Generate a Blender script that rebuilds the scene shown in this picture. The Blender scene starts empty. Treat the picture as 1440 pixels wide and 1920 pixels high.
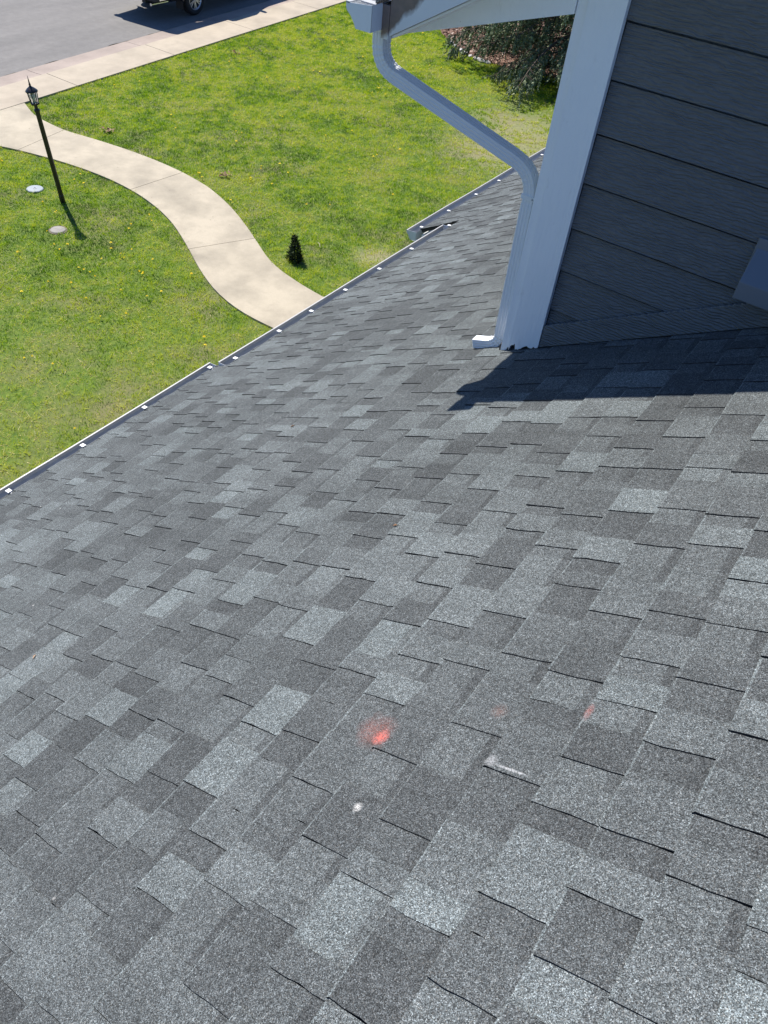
import bpy, math, random
import numpy as np
from mathutils import Vector, Matrix

random.seed(7)
rng = np.random.default_rng(7)
scene = bpy.context.scene
C = scene.collection

# ------------------------------------------------------------------ camera, sky, sun, exposure
EYE = (0.0, 0.0, 6.5)
RIGHT = Vector((-0.811233, -0.578828, 0.082818))
DOWN = Vector((-0.462498, 0.548532, -0.696569))
FWD = Vector((0.357765, -0.603383, -0.712694))
cam_d = bpy.data.cameras.new("camera")
cam = bpy.data.objects.new("camera", cam_d)
C.objects.link(cam)
m = Matrix.Identity(4)
for i in range(3):
    m[i][0] = RIGHT[i]; m[i][1] = -DOWN[i]; m[i][2] = -FWD[i]; m[i][3] = EYE[i]
cam.matrix_world = m
cam_d.sensor_fit = 'HORIZONTAL'
cam_d.sensor_width = 36.0
cam_d.lens = 36.0 * 1472.1 / 1440.0
cam_d.clip_start = 0.05
cam_d.clip_end = 1000.0
scene.camera = cam

SUN_DIR = Vector((0.72, -0.30, 1.0)).normalized()
elev = math.asin(SUN_DIR.z)
world = bpy.data.worlds.new("World")
scene.world = world
world.use_nodes = True
wn = world.node_tree.nodes
sky = wn.new("ShaderNodeTexSky")
sky.sky_type = 'NISHITA'
sky.sun_disc = False
sky.sun_elevation = elev
sky.sun_rotation = math.atan2(SUN_DIR.x, SUN_DIR.y)
tint = wn.new("ShaderNodeMix"); tint.data_type = 'RGBA'; tint.blend_type = 'MULTIPLY'; tint.inputs[0].default_value = 1.0
tint.inputs[7].default_value = (0.78, 0.96, 1.26, 1)          # deep spring-blue sky
world.node_tree.links.new(sky.outputs[0], tint.inputs[6])
world.node_tree.links.new(tint.outputs[2], wn["Background"].inputs[0])
wn["Background"].inputs[1].default_value = 0.078
sky.ozone_density = 6.0
sky.air_density = 1.1
sky.dust_density = 0.3
sun_d = bpy.data.lights.new("sun", 'SUN')
sun_d.energy = 5.0
sun_d.angle = math.radians(0.53)
sun_d.color = (1.0, 0.955, 0.88)
sun = bpy.data.objects.new("sun", sun_d)
C.objects.link(sun)
sun.rotation_euler = (-SUN_DIR).to_track_quat('-Z', 'Y').to_euler()
scene.view_settings.view_transform = 'Standard'
scene.view_settings.look = 'None'
scene.view_settings.exposure = 0.60
scene.view_settings.gamma = 1.0

# ------------------------------------------------------------------ helpers
TP, CP, SP = 0.5646, 0.87078, 0.49167          # pitch of both roofs
Z0 = 6.5 - 1.54458                              # lower roof plane height at x = 0
def roofz(x): return Z0 - x * TP
def roof_pt(s, y, h=0.0):                       # s along the slope, h above the plane
    return (s * CP + h * SP, y, Z0 - s * SP + h * CP)

class MB:
    def __init__(self):
        self.v = []; self.f = []; self.mi = []; self.tone = []
    def face(self, pts, mi=0, tone=0.5):
        n = len(self.v)
        self.v.extend([tuple(p) for p in pts])
        self.f.append(tuple(range(n, n + len(pts)))); self.mi.append(mi); self.tone.append(tone)
    def box(self, x0, x1, y0, y1, z0, z1, mi=0, tone=0.5):
        p = [(x0,y0,z0),(x1,y0,z0),(x1,y1,z0),(x0,y1,z0),(x0,y0,z1),(x1,y0,z1),(x1,y1,z1),(x0,y1,z1)]
        self.hexa(p, mi, tone)
    def hexa(self, p, mi=0, tone=0.5):
        n = len(self.v); self.v.extend([tuple(q) for q in p])
        for a in ((3,2,1,0),(4,5,6,7),(0,1,5,4),(1,2,6,5),(2,3,7,6),(3,0,4,7)):
            self.f.append(tuple(n + k for k in a)); self.mi.append(mi); self.tone.append(tone)
    def prism(self, poly, off, mi=0, tone=0.5):
        """poly: list of 3D points, off: extrusion vector"""
        n = len(self.v); k = len(poly)
        self.v.extend([tuple(q) for q in poly])
        self.v.extend([(q[0]+off[0], q[1]+off[1], q[2]+off[2]) for q in poly])
        self.f.append(tuple(range(n, n+k))); self.f.append(tuple(range(n+2*k-1, n+k-1, -1)))
        for i in range(k):
            j = (i+1) % k
            self.f.append((n+j, n+i, n+k+i, n+k+j))
        self.mi.extend([mi]*(k+2)); self.tone.extend([tone]*(k+2))
    def rings(self, rings, mi=0, tone=0.5, cap=True, closed=True):
        n = len(self.v); k = len(rings[0])
        for r in rings: self.v.extend([tuple(q) for q in r])
        for a in range(len(rings)-1):
            for i in range(k if closed else k-1):
                j = (i+1) % k
                self.f.append((n+a*k+i, n+a*k+j, n+(a+1)*k+j, n+(a+1)*k+i)); self.mi.append(mi); self.tone.append(tone)
        if cap and closed:
            self.f.append(tuple(n+i for i in reversed(range(k)))); self.mi.append(mi); self.tone.append(tone)
            self.f.append(tuple(n+(len(rings)-1)*k+i for i in range(k))); self.mi.append(mi); self.tone.append(tone)
    def lathe(self, prof, cx=0, cy=0, seg=16, mi=0, tone=0.5):
        rr = []
        for r, z in prof:
            rr.append([(cx+r*math.cos(2*math.pi*i/seg), cy+r*math.sin(2*math.pi*i/seg), z) for i in range(seg)])
        self.rings(rr, mi, tone)
    def tube(self, pts, rad, seg=8, mi=0, tone=0.5):
        rr = []
        for i, p in enumerate(pts):
            p = Vector(p)
            a = Vector(pts[max(0, i-1)]); b = Vector(pts[min(len(pts)-1, i+1)])
            t = (b-a).normalized()
            u = t.orthogonal().normalized() if abs(t.z) < 0.99 else Vector((1,0,0))
            w = t.cross(u).normalized(); u = w.cross(t)
            r = rad[i] if hasattr(rad, '__len__') else rad
            rr.append([p + u*(r*math.cos(2*math.pi*k/seg)) + w*(r*math.sin(2*math.pi*k/seg)) for k in range(seg)])
        self.rings(rr, mi, tone)
    def build(self, name, mats, parent=None, smooth=False, bevel=0.0):
        me = bpy.data.meshes.new(name)
        me.from_pydata(self.v, [], self.f)
        if not isinstance(mats, (list, tuple)): mats = [mats]
        for mm in mats: me.materials.append(mm)
        me.polygons.foreach_set('material_index', self.mi)
        at = me.attributes.new('tone', 'FLOAT', 'FACE')
        at.data.foreach_set('value', self.tone)
        if smooth: me.polygons.foreach_set('use_smooth', [True]*len(self.f))
        me.update()
        o = bpy.data.objects.new(name, me)
        C.objects.link(o)
        if parent: o.parent = parent
        if bevel > 0:
            import bmesh
            bm = bmesh.new(); bm.from_mesh(me)
            bmesh.ops.remove_doubles(bm, verts=bm.verts, dist=1e-5)
            bm.to_mesh(me); bm.free()
            mod = o.modifiers.new('bevel', 'BEVEL'); mod.width = bevel; mod.segments = 2; mod.limit_method = 'ANGLE'
        return o

def empty(name, loc=(0,0,0)):
    o = bpy.data.objects.new(name, None); C.objects.link(o); o.location = loc; o.empty_display_size = 0.1
    return o
def tag(o, label=None, cat=None, group=None, kind=None):
    if label: o['label'] = label
    if cat: o['category'] = cat
    if group: o['group'] = group
    if kind: o['kind'] = kind
    return o

# ------------------------------------------------------------------ materials
class NT:
    def __init__(self, name):
        self.m = bpy.data.materials.new(name); self.m.use_nodes = True
        self.t = self.m.node_tree; self.n = self.t.nodes; self.b = self.n["Principled BSDF"]
        self.out = self.n["Material Output"]
    def node(self, typ, **kw):
        nd = self.n.new(typ)
        for k, v in kw.items():
            if k in nd.inputs.keys() if hasattr(nd.inputs, 'keys') else False: nd.inputs[k].default_value = v
            else: setattr(nd, k, v)
        return nd
    def link(self, a, b): self.t.links.new(a, b)
    def coord(self, scale=(1,1,1), loc=(0,0,0), rot=(0,0,0)):
        tc = self.n.new("ShaderNodeTexCoord"); mp = self.n.new("ShaderNodeMapping")
        mp.inputs['Scale'].default_value = scale; mp.inputs['Location'].default_value = loc; mp.inputs['Rotation'].default_value = rot
        self.link(tc.outputs['Object'], mp.inputs[0]); return mp.outputs[0]
    def noise(self, vec, scale, detail=3, rough=0.55, dist=0.0):
        nd = self.n.new("ShaderNodeTexNoise"); nd.inputs['Scale'].default_value = scale
        nd.inputs['Detail'].default_value = detail; nd.inputs['Roughness'].default_value = rough; nd.inputs['Distortion'].default_value = dist
        if vec is not None: self.link(vec, nd.inputs['Vector'])
        return nd.outputs[0]
    def vor(self, vec, scale, out='Color', feature='F1'):
        nd = self.n.new("ShaderNodeTexVoronoi"); nd.feature = feature; nd.inputs['Scale'].default_value = scale
        self.link(vec, nd.inputs['Vector']); return nd.outputs[out]
    def ramp(self, fac, stops, interp='LINEAR'):
        nd = self.n.new("ShaderNodeValToRGB"); cr = nd.color_ramp; cr.interpolation = interp
        while len(cr.elements) > 1: cr.elements.remove(cr.elements[-1])
        for i, (p, c) in enumerate(stops):
            e = cr.elements[0] if i == 0 else cr.elements.new(p)
            e.position = p
            if not hasattr(c, '__len__'): c = (c, c, c)
            e.color = (c[0], c[1], c[2], 1)
        self.link(fac, nd.inputs[0]); return nd.outputs[0]
    def mix(self, fac, a, b, mode='MIX'):
        nd = self.n.new("ShaderNodeMix"); nd.data_type = 'RGBA'; nd.blend_type = mode; nd.clamp_result = False
        for s, v in ((0, fac), (6, a), (7, b)):
            if isinstance(v, (int, float)): nd.inputs[s].default_value = v if s == 0 else (v, v, v, 1)
            elif isinstance(v, tuple): nd.inputs[s].default_value = (*v, 1)
            else: self.link(v, nd.inputs[s])
        return nd.outputs[2]
    def math(self, op, a, b=0.0, c=None):
        nd = self.n.new("ShaderNodeMath"); nd.operation = op
        for i, v in enumerate((a, b, c)):
            if v is None: continue
            if isinstance(v, (int, float)): nd.inputs[i].default_value = v
            else: self.link(v, nd.inputs[i])
        return nd.outputs[0]
    def attr(self, name='tone', out='Fac'):
        nd = self.n.new("ShaderNodeAttribute"); nd.attribute_name = name; return nd.outputs[out]
    def color(self, c):
        if isinstance(c, tuple): self.b.inputs['Base Color'].default_value = (*c, 1)
        else: self.link(c, self.b.inputs['Base Color'])
    def set(self, rough=0.6, metal=0.0, spec=None):
        if isinstance(rough, (int, float)): self.b.inputs['Roughness'].default_value = rough
        else: self.link(rough, self.b.inputs['Roughness'])
        self.b.inputs['Metallic'].default_value = metal
        if spec is not None: self.b.inputs['Specular IOR Level'].default_value = spec
    def bump(self, h, strength=0.3, dist=0.002, chain=None):
        nd = self.n.new("ShaderNodeBump"); nd.inputs['Strength'].default_value = strength; nd.inputs['Distance'].default_value = dist
        self.link(h, nd.inputs['Height'])
        if chain is not None: self.link(chain, nd.inputs['Normal'])
        self.link(nd.outputs[0], self.b.inputs['Normal']); return nd.outputs[0]
    def dist_to(self, pt, scale=(1,1,1)):
        tc = self.n.new("ShaderNodeTexCoord")
        s = self.n.new("ShaderNodeVectorMath"); s.operation = 'SUBTRACT'; self.link(tc.outputs['Object'], s.inputs[0]); s.inputs[1].default_value = pt
        mu = self.n.new("ShaderNodeVectorMath"); mu.operation = 'MULTIPLY'; self.link(s.outputs[0], mu.inputs[0]); mu.inputs[1].default_value = scale
        l = self.n.new("ShaderNodeVectorMath"); l.operation = 'LENGTH'; self.link(mu.outputs[0], l.inputs[0]); return l.outputs['Value']

def simple(name, col, rough=0.6, metal=0.0, var=0.12, nscale=6.0, bump=0.0, bscale=200.0):
    t = NT(name); v = t.coord()
    n = t.noise(v, nscale, 4)
    a = tuple(c*(1-var) for c in col); b = tuple(min(1, c*(1+var)) for c in col)
    t.color(t.mix(n, a, b)); t.set(rough, metal)
    if bump > 0: t.bump(t.noise(v, bscale, 2), bump, 0.001)
    return t.m

def shingle_material():
    t = NT('asphalt_shingle'); v = t.coord()
    tone = t.attr()
    base = t.ramp(tone, [(0.0, (.067,.070,.071)), (0.30, (.089,.094,.095)), (0.65, (.113,.121,.122)), (1.0, (.139,.152,.153))])
    big = t.noise(v, 1.1, 4, .6)
    base = t.mix(1.0, base, t.ramp(big, [(.3, .84), (.7, 1.14)]), 'MULTIPLY')
    clump = t.noise(v, 70, 3, .65)
    base = t.mix(1.0, base, t.ramp(clump, [(.3, .82), (.7, 1.20)]), 'MULTIPLY')
    # granules, two sizes
    sep = t.n.new("ShaderNodeSeparateColor"); t.link(t.vor(v, 610), sep.inputs[0])
    gr = t.ramp(sep.outputs[0], [(0, .20), (.45, .70), (.75, 1.22), (.93, 1.85), (1.0, 2.9)])
    base = t.mix(1.0, base, gr, 'MULTIPLY')
    sep2 = t.n.new("ShaderNodeSeparateColor"); t.link(t.vor(v, 190), sep2.inputs[0])
    base = t.mix(1.0, base, t.ramp(sep2.outputs[1], [(0, .86), (.6, 1.0), (.95, 1.1), (1.0, 1.3)]), 'MULTIPLY')
    tint = t.ramp(sep.outputs[2], [(0, (.98,.99,1.0)), (.6, (.94,1.01,1.03)), (.9, (1.0,.98,.94)), (1.0, (1.1,1.0,.9))])
    base = t.mix(1.0, base, tint, 'MULTIPLY')
    gn = t.noise(v, 260, 2, .6)
    # scattered chips of lost granules and faint run-off streaks down the slope
    chip = t.ramp(t.vor(v, 5.5, 'Distance'), [(.018, .75), (.034, 0.0)])
    base = t.mix(t.math('MULTIPLY', chip, t.ramp(t.noise(v, 2.3, 1), [(.52, 0.), (.6, 1.)])), base, (.48,.47,.45))
    stk = t.noise(t.coord((.9, 7.0, .9)), 1.5, 4, .6)
    base = t.mix(1.0, base, t.ramp(stk, [(.35, .90), (.65, 1.09)]), 'MULTIPLY')
    # pink chalk / paint marks and pale scuffs, each with its own outline
    def mark(col, pt, scl, dens, lo, hi):
        nonlocal base
        d = t.dist_to(pt, scl)
        edge = t.math('ADD', d, t.math('MULTIPLY', t.math('SUBTRACT', t.noise(v, 22, 3), .5), .9))
        k = t.ramp(edge, [(lo, 1.0), (hi, 0.0)])
        k = t.math('MULTIPLY', k, t.ramp(gn, [(.40, .25), (.56, 1.0)]))
        k = t.math('MULTIPLY', k, dens)
        base = t.mix(k, base, col)
    mark((.62,.13,.10), (.445,-.871,4.704), (36,36,36), .95, .2, 1.25)
    mark((.50,.17,.13), (.470,-.885,4.690), (15,15,15), .25, .2, 1.3)
    mark((.58,.18,.15), (.049,-1.109,4.928), (75,30,75), .42, .2, 1.1)
    mark((.45,.20,.14), (.227,-1.042,4.827), (36,36,36), .16, .2, 1.2)
    mark((.62,.60,.57), (.375,-.675,4.744), (72,62,72), 1.0, .35, 1.0)
    mark((.55,.55,.55), (.118,-.896,4.888), (14,190,22), .6, .3, .8)
    mark((.55,.55,.55), (.176,-.900,4.856), (45,50,45), .6, .3, 1.0)
    t.color(base); t.set(.92, 0, .25)
    t.bump(t.vor(v, 430, 'Distance'), .55, .0016)
    return t.m

def siding_material():
    t = NT('slate_siding_paint'); v = t.coord()
    vg = t.coord((2.2, 2.2, 34)); vw = t.coord((1.0, 1.0, 7.0))
    n = t.noise(v, 3, 3)
    t.color(t.mix(n, (.150,.154,.155), (.181,.185,.186)))
    warp = t.noise(vw, 1.6, 3, .5, 1.2)
    wv = t.n.new("ShaderNodeTexWave"); wv.wave_type = 'BANDS'; wv.bands_direction = 'Z'
    wv.inputs['Scale'].default_value = 22; wv.inputs['Distortion'].default_value = 9; wv.inputs['Detail'].default_value = 3; wv.inputs['Detail Scale'].default_value = .9
    t.link(t.coord((.55, .55, 1.0)), wv.inputs['Vector'])
    h = t.math('ADD', t.math('MULTIPLY', wv.outputs['Fac'], .55), t.noise(vg, 5, 5, .65, .6))
    h = t.math('ADD', h, t.math('MULTIPLY', warp, .6))
    t.set(.55); t.bump(h, 1.0, .009)
    return t.m

def white_paint():
    t = NT('white_wood_paint'); v = t.coord()
    n = t.noise(v, 5, 5, .6)
    c = t.mix(n, (.80,.82,.84), (.88,.89,.90))
    dirt = t.ramp(t.noise(t.coord((1,1,.35)), 26, 4, .7), [(.62, 0.0), (.78, .22)])
    c = t.mix(dirt, c, (.42,.40,.38))
    sp = t.ramp(t.vor(v, 17, 'Distance'), [(.035, .8), (.06, 0.0)])
    c = t.mix(t.math('MULTIPLY', sp, t.ramp(t.noise(v, 9, 1), [(.55, 0.), (.6, 1.)])), c, (.16,.14,.13))
    t.color(c); t.set(.5)
    g = t.noise(t.coord((55, 55, 4)), 1.5, 4, .65, .4)
    t.bump(g, .7, .004)
    return t.m

def rust_fascia():
    t = NT('white_fascia_paint_with_rust_run'); v = t.coord()
    c = t.mix(t.noise(v, 5, 5, .6), (.66,.67,.68), (.76,.77,.77))
    # brown run below the drip edge: a stain with its own ragged outline near the eave end
    tc = t.n.new("ShaderNodeTexCoord"); dp = t.n.new("ShaderNodeVectorMath"); dp.operation = 'DOT_PRODUCT'
    t.link(tc.outputs['Object'], dp.inputs[0]); dp.inputs[1].default_value = (0.93, 0.0, 1.0)
    e = t.math('ADD', dp.outputs['Value'], t.math('MULTIPLY', t.math('SUBTRACT', t.noise(t.coord((1,1,.5)), 13, 4, .6), .5), .09))
    k = t.ramp(t.math('MULTIPLY', t.math('SUBTRACT', e, 7.510), 20.0), [(.0, 0.0), (.5, .92)])
    c = t.mix(k, c, t.mix(t.noise(v, 30, 3), (.075,.05,.04), (.24,.15,.11)))
    t.color(c); t.set(.5)
    t.bump(t.noise(t.coord((5, 40, 40)), 1.5, 4, .6), .3, .002)
    return t.m

def white_metal(name='white_metal', col=(.74,.76,.78), rough=.38):
    t = NT(name); v = t.coord()
    n = t.noise(v, 8, 4, .6)
    c = t.mix(n, tuple(x*.94 for x in col), tuple(min(1, x*1.04) for x in col))
    dirt = t.ramp(t.noise(v, 40, 4, .7), [(.63, 0.0), (.8, .35)])
    t.color(t.mix(dirt, c, (.38,.36,.34))); t.set(rough)
    t.bump(t.noise(v, 22, 2), .08, .002)
    return t.m

def concrete(name, col, stain=.22):
    t = NT(name); v = t.coord()
    n = t.noise(v, 1.3, 6, .62); f = t.noise(v, 90, 3, .6)
    a = tuple(x*(1-stain) for x in col); b = tuple(min(1, x*(1+stain*.35)) for x in col)
    c = t.mix(t.ramp(n, [(.3, 0.0), (.62, 1.0)]), a, b)
    c = t.mix(1.0, c, t.ramp(f, [(.3, .90), (.7, 1.07)]), 'MULTIPLY')
    blot = t.ramp(t.noise(t.coord((1,1,1), (5,2,0)), 4.0, 5, .7, .6), [(.55, 0.0), (.72, .5)])
    c = t.mix(blot, c, tuple(x*.78 for x in col))
    spk = t.ramp(t.vor(v, 6.0, 'Distance'), [(.05, .75), (.075, 0.0)])
    c = t.mix(t.math('MULTIPLY', spk, t.ramp(t.noise(v, 3.1, 1), [(.5, 0.), (.56, 1.)])), c, (.12,.09,.06))
    t.color(c); t.set(.85)
    t.bump(f, .25, .003)
    return t.m

def asphalt():
    t = NT('street_asphalt'); v = t.coord()
    n = t.noise(t.coord((.9,.16,1)), 1.6, 5, .6)
    c = t.mix(t.ramp(n, [(.3, 0.), (.7, 1.)]), (.132,.124,.114), (.182,.170,.156))
    c = t.mix(1.0, c, t.ramp(t.noise(v, 60, 3, .7), [(.3, .82), (.7, 1.18)]), 'MULTIPLY')
    c = t.mix(1.0, c, t.ramp(t.noise(v, 5, 5, .7), [(.35, .9), (.65, 1.08)]), 'MULTIPLY')
    t.color(c); t.set(.85); t.bump(t.noise(v, 90, 2), .4, .004)
    return t.m

def soil():
    t = NT('lawn_thatch'); v = t.coord()
    n = t.noise(v, 14, 5, .7); b = t.noise(v, .8, 4, .6)
    bare = t.math('MAXIMUM', t.ramp(t.dist_to((7.6,-16.9,0), (.5,.38,0)), [(.4,.38),(1.5,0.)]), t.ramp(t.dist_to((6.9,-10.3,0), (2.2,2.2,0)), [(.3,.5),(1.3,0.)]))
    c = t.mix(t.ramp(n, [(.35, 0.), (.65, 1.)]), (.045,.095,.005), (.14,.195,.018))
    c = t.mix(t.ramp(b, [(.45, 0.), (.7, .6)]), c, (.20,.155,.085))
    c = t.mix(bare, c, t.mix(n, (.27,.20,.13), (.46,.37,.25)))
    t.color(c); t.set(.95); t.bump(n, .6, .02)
    return t.m

def grass_blades():
    t = NT('grass_blades')
    tone = t.attr('tone')
    c = t.ramp(tone, [(0.0, (.026,.085,.003)), (.28, (.120,.255,.004)), (.55, (.275,.440,.006)), (.78, (.52,.61,.012)), (.86, (.62,.55,.16)), (1.0, (.76,.66,.36))])
    t.color(c); t.set(.55, 0, .3)
    tr = t.n.new("ShaderNodeBsdfTranslucent"); t.link(c, tr.inputs[0])
    mx = t.n.new("ShaderNodeMixShader"); mx.inputs[0].default_value = .38
    t.link(t.b.outputs[0], mx.inputs[1]); t.link(tr.outputs[0], mx.inputs[2]); t.link(mx.outputs[0], t.out.inputs[0])
    return t.m

def tone_mat(name, stops, rough=.8, spec=.2):
    t = NT(name); t.color(t.ramp(t.attr('tone'), stops)); t.set(rough, 0, spec); return t.m

M = dict(
    shingle=shingle_material(), siding=siding_material(), white=white_paint(), fascia=rust_fascia(),
    wmetal=white_metal(), lip=white_metal('gutter_lip_white', (.44,.435,.42), .5),
    clip=white_metal('strap_end_white', (.80,.79,.77), .5),
    trough=simple('gutter_trough_grime', (.36,.375,.39), .55, .0, .25, 12),
    gutter_out=simple('gutter_grey_paint', (.60,.62,.64), .45, 0, .1, 5),
    ventm=simple('vent_hood_paint', (.155,.175,.20), .42, 0, .06, 5, .05),
    flash=simple('drip_edge_brown_metal', (.055,.045,.04), .5, .2),
    cutedge=simple('shingle_cut_edge', (.022,.021,.021), .95, 0, .3, 90),
    deckm=simple('roof_deck_wood', (.03,.026,.022), .9),
    path=concrete('path_concrete', (.41,.352,.257), .3), walk=concrete('sidewalk_concrete', (.405,.34,.252), .2),
    kerb=concrete('kerb_concrete', (.32,.255,.21), .2),
    asphalt=asphalt(), soil=soil(), grass=grass_blades(),
    black=simple('black_metal_paint', (.012,.012,.013), .35, 0, .2),
    glass=None,
)
def glassm(name, col, alpha_rough=.05):
    t = NT(name); t.color(col); t.set(alpha_rough)
    t.b.inputs['Transmission Weight'].default_value = .9; t.b.inputs['IOR'].default_value = 1.2
    return t.m
M['glass'] = glassm('lantern_glass', (.9,.92,.93))

# ------------------------------------------------------------------ ground, street, pavement, path
def xl(y): return 16.247 + (-10.883 - y) * 0.0754       # lawn edge of the pavement
mb = MB(); mb.face([(-400,-400,-.14),(400,-400,-.14),(400,400,-.14),(-400,400,-.14)])
tag(mb.build('ground', M['soil']), kind='structure')

# outline of the garden path (right bank, left bank)
PR = [(16.20,-10.42),(15.481,-10.116),(14.498,-10.06),(13.861,-10.195),(13.069,-10.315),(12.313,-10.377),(11.51,-10.369),(10.707,-10.26),(10.01,-10.022),(9.443,-9.76),(8.813,-9.41),(8.386,-9.148),(7.985,-8.92),(7.542,-8.80),(7.077,-8.719),(6.745,-8.683),(6.2,-8.65),(3.6,-8.62)]
PL = [(16.05,-8.15),(15.35,-8.42),(14.67,-8.703),(14.227,-8.849),(13.541,-9.03),(12.775,-9.16),(12.062,-9.20),(11.352,-9.15),(10.627,-8.985),(10.032,-8.76),(9.261,-8.34),(8.719,-8.01),(8.123,-7.71),(7.65,-7.56),(7.213,-7.49),(6.748,-7.50),(6.2,-7.52),(3.6,-7.53)]
def resample(P, n):
    P = np.array(P); d = np.r_[0, np.cumsum(np.hypot(*np.diff(P, axis=0).T))]
    # catmull-like smoothing through cubic interpolation of a dense linear path
    t = np.linspace(0, d[-1], n); q = np.c_[np.interp(t, d, P[:,0]), np.interp(t, d, P[:,1])]
    for _ in range(4):
        q[1:-1] = .25*q[:-2] + .5*q[1:-1] + .25*q[2:]
    return q
NPATH = 90
pr_, pl_ = resample(PR, NPATH), resample(PL, NPATH)
PATH_POLY = np.vstack([pr_, pl_[::-1]])

mb = MB()   # lawn bed: one sheet from the house to the pavement
ys = np.linspace(60, -90, 40)
for a, b in zip(ys[:-1], ys[1:]):
    mb.face([(-60,b,0),(xl(b)+.02,b,0),(xl(a)+.02,a,0),(-60,a,0)])
tag(mb.build('lawn_soil', M['soil']), kind='structure')

mb = MB()
JOINTS = [14,  36, 58]
def near_row(pt):
    return int(np.argmin(np.hypot(*( (pl_+pr_)/2 - np.array(pt)).T)))
JOINTS = sorted([near_row((9.01,-8.83)), near_row((11.51,-9.79)), near_row((14.38,-9.43)), near_row((6.9,-8.1))])
JL = [(14.532,-10.022,14.227,-8.849),(11.493,-10.352,11.535,-9.227),(8.723,-9.311,9.299,-8.349)]
def row_frac(P, x):   # index where the bank passes x
    return int(np.argmin(np.abs(P[:,0]-x)))
cuts_r = [0]+[row_frac(pr_, j[0]) for j in JL]+[NPATH-1]
cuts_l = [0]+[row_frac(pl_, j[2]) for j in JL]+[NPATH-1]
TOPZ = .03
for k in range(len(cuts_r)-1):
    n = 28
    ir = np.linspace(cuts_r[k], cuts_r[k+1], n); il = np.linspace(cuts_l[k], cuts_l[k+1], n)
    ii = np.arange(NPATH)
    R_ = np.c_[np.interp(ir, ii, pr_[:,0]), np.interp(ir, ii, pr_[:,1])]
    L_ = np.c_[np.interp(il, ii, pl_[:,0]), np.interp(il, ii, pl_[:,1])]
    g = .011
    R_[-1,0] += g if k < len(cuts_r)-2 else 0; L_[-1,0] += g if k < len(cuts_r)-2 else 0
    for i in range(n-1):
        a, b, c, d = R_[i], R_[i+1], L_[i+1], L_[i]
        mb.face([(*a,TOPZ),(*d,TOPZ),(*c,TOPZ),(*b,TOPZ)])
        mb.face([(*a,TOPZ),(*b,TOPZ),(*b,-.05),(*a,-.05)]); mb.face([(*d,-.05),(*c,-.05),(*c,TOPZ),(*d,TOPZ)])
    mb.face([(*R_[-1],TOPZ),(*L_[-1],TOPZ),(*L_[-1],-.05),(*R_[-1],-.05)])
    mb.face([(*L_[0],TOPZ),(*R_[0],TOPZ),(*R_[0],-.05),(*L_[0],-.05)])
tag(mb.build('garden_path', M['path']), kind='structure')

mb = MB(); mk = MB(); ms = MB()
JY = [12.9 - 3.18*i for i in range(28)]
JY = [-11.90 + 3.18*8 - 3.18*i for i in range(26)]
for a, b in zip(JY[:-1], JY[1:]):
    a2 = a - .012
    mb.hexa([(xl(b),b,-.1),(xl(b)+1.06,b,-.1),(xl(a2)+1.06,a2,-.1),(xl(a2),a2,-.1),(xl(b),b,.035),(xl(b)+1.06,b,.035),(xl(a2)+1.06,a2,.035),(xl(a2),a2,.035)])
    # rolled kerb and pan
    c, d = a+.13, b+.13; c2 = c-.012
    prof = [(1.064,.026),(1.10,.023),(1.17,.016),(1.30,.008),(1.45,.004),(1.62,.004)]
    r = []
    for yy in (d, c2):
        r.append([(xl(yy)+u, yy, w) for u, w in prof] + [(xl(yy)+1.62, yy, -.12), (xl(yy)+1.062, yy, -.12)])
    mk.rings(r)
tag(mb.build('sidewalk', M['walk'], bevel=.006), kind='structure')
tag(mk.build('kerb', M['kerb']), kind='structure')
for a, b in zip(ys[:-1], ys[1:]):
    ja = .02*math.sin(a*9); jb = .02*math.sin(b*9)
ysd = np.linspace(60, -90, 1500); jit = rng.normal(0, .022, 1500); jit = np.convolve(jit, [.25,.5,.25], 'same')
for i in range(1499):
    a, b = ysd[i], ysd[i+1]
    ms.face([(xl(b)+1.650+jit[i+1],b,-.004),(xl(b)+10.4,b,.01),(xl(a)+10.4,a,.01),(xl(a)+1.650+jit[i],a,-.004)])
tag(ms.build('street', M['asphalt']), kind='structure')

# ------------------------------------------------------------------ house
house = empty('house', (0, 0, 0))
tag(house, 'house with grey shingle roof, slate lap siding, white corner board and white downspout', 'house')
Y_L, Y_M = -3.555, -6.95                                      # where the eave line steps
S_EDGE = {'L': 3.765/CP, 'M': 3.625/CP, 'R': 4.085/CP}
def s_edge(y): return S_EDGE['L'] if y > Y_L else (S_EDGE['M'] if y > Y_M else S_EDGE['R'])
WALL_Y, WALL_X = -3.36, 1.375

# shingle courses
roofm = MB()
D = 0.1505; PH = 0.060
SEEDS = {}
def course_tabs(k, sb, st, y_min, y_max):
    ystep = [Y_L, Y_M]
    y = y_max; is_tab = random.random() < .5
    segs = []
    while y > y_min:
        w = random.choice([random.uniform(.06,.11), random.uniform(.09,.16), random.uniform(.12,.20)]) if is_tab else random.choice([random.uniform(.05,.10), random.uniform(.08,.16)])
        y2 = y - w
        segs.append((y, max(y2, y_min), is_tab)); y = y2
        is_tab = (not is_tab) if random.random() < .95 else is_tab
    out = []
    for a, b, t in segs:
        cuts = [a] + [c for c in ystep if b < c < a] + [b]
        for p, q in zip(cuts[:-1], cuts[1:]): out.append((p, q, t))
    return out
def tone_for(tab):
    r = random.random()
    if r < .08: return random.uniform(.75, 1.0)
    if r < .27: return random.uniform(0.0, .22)
    return min(1, max(0, random.gauss(.50 if tab else .38, .17)))
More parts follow.
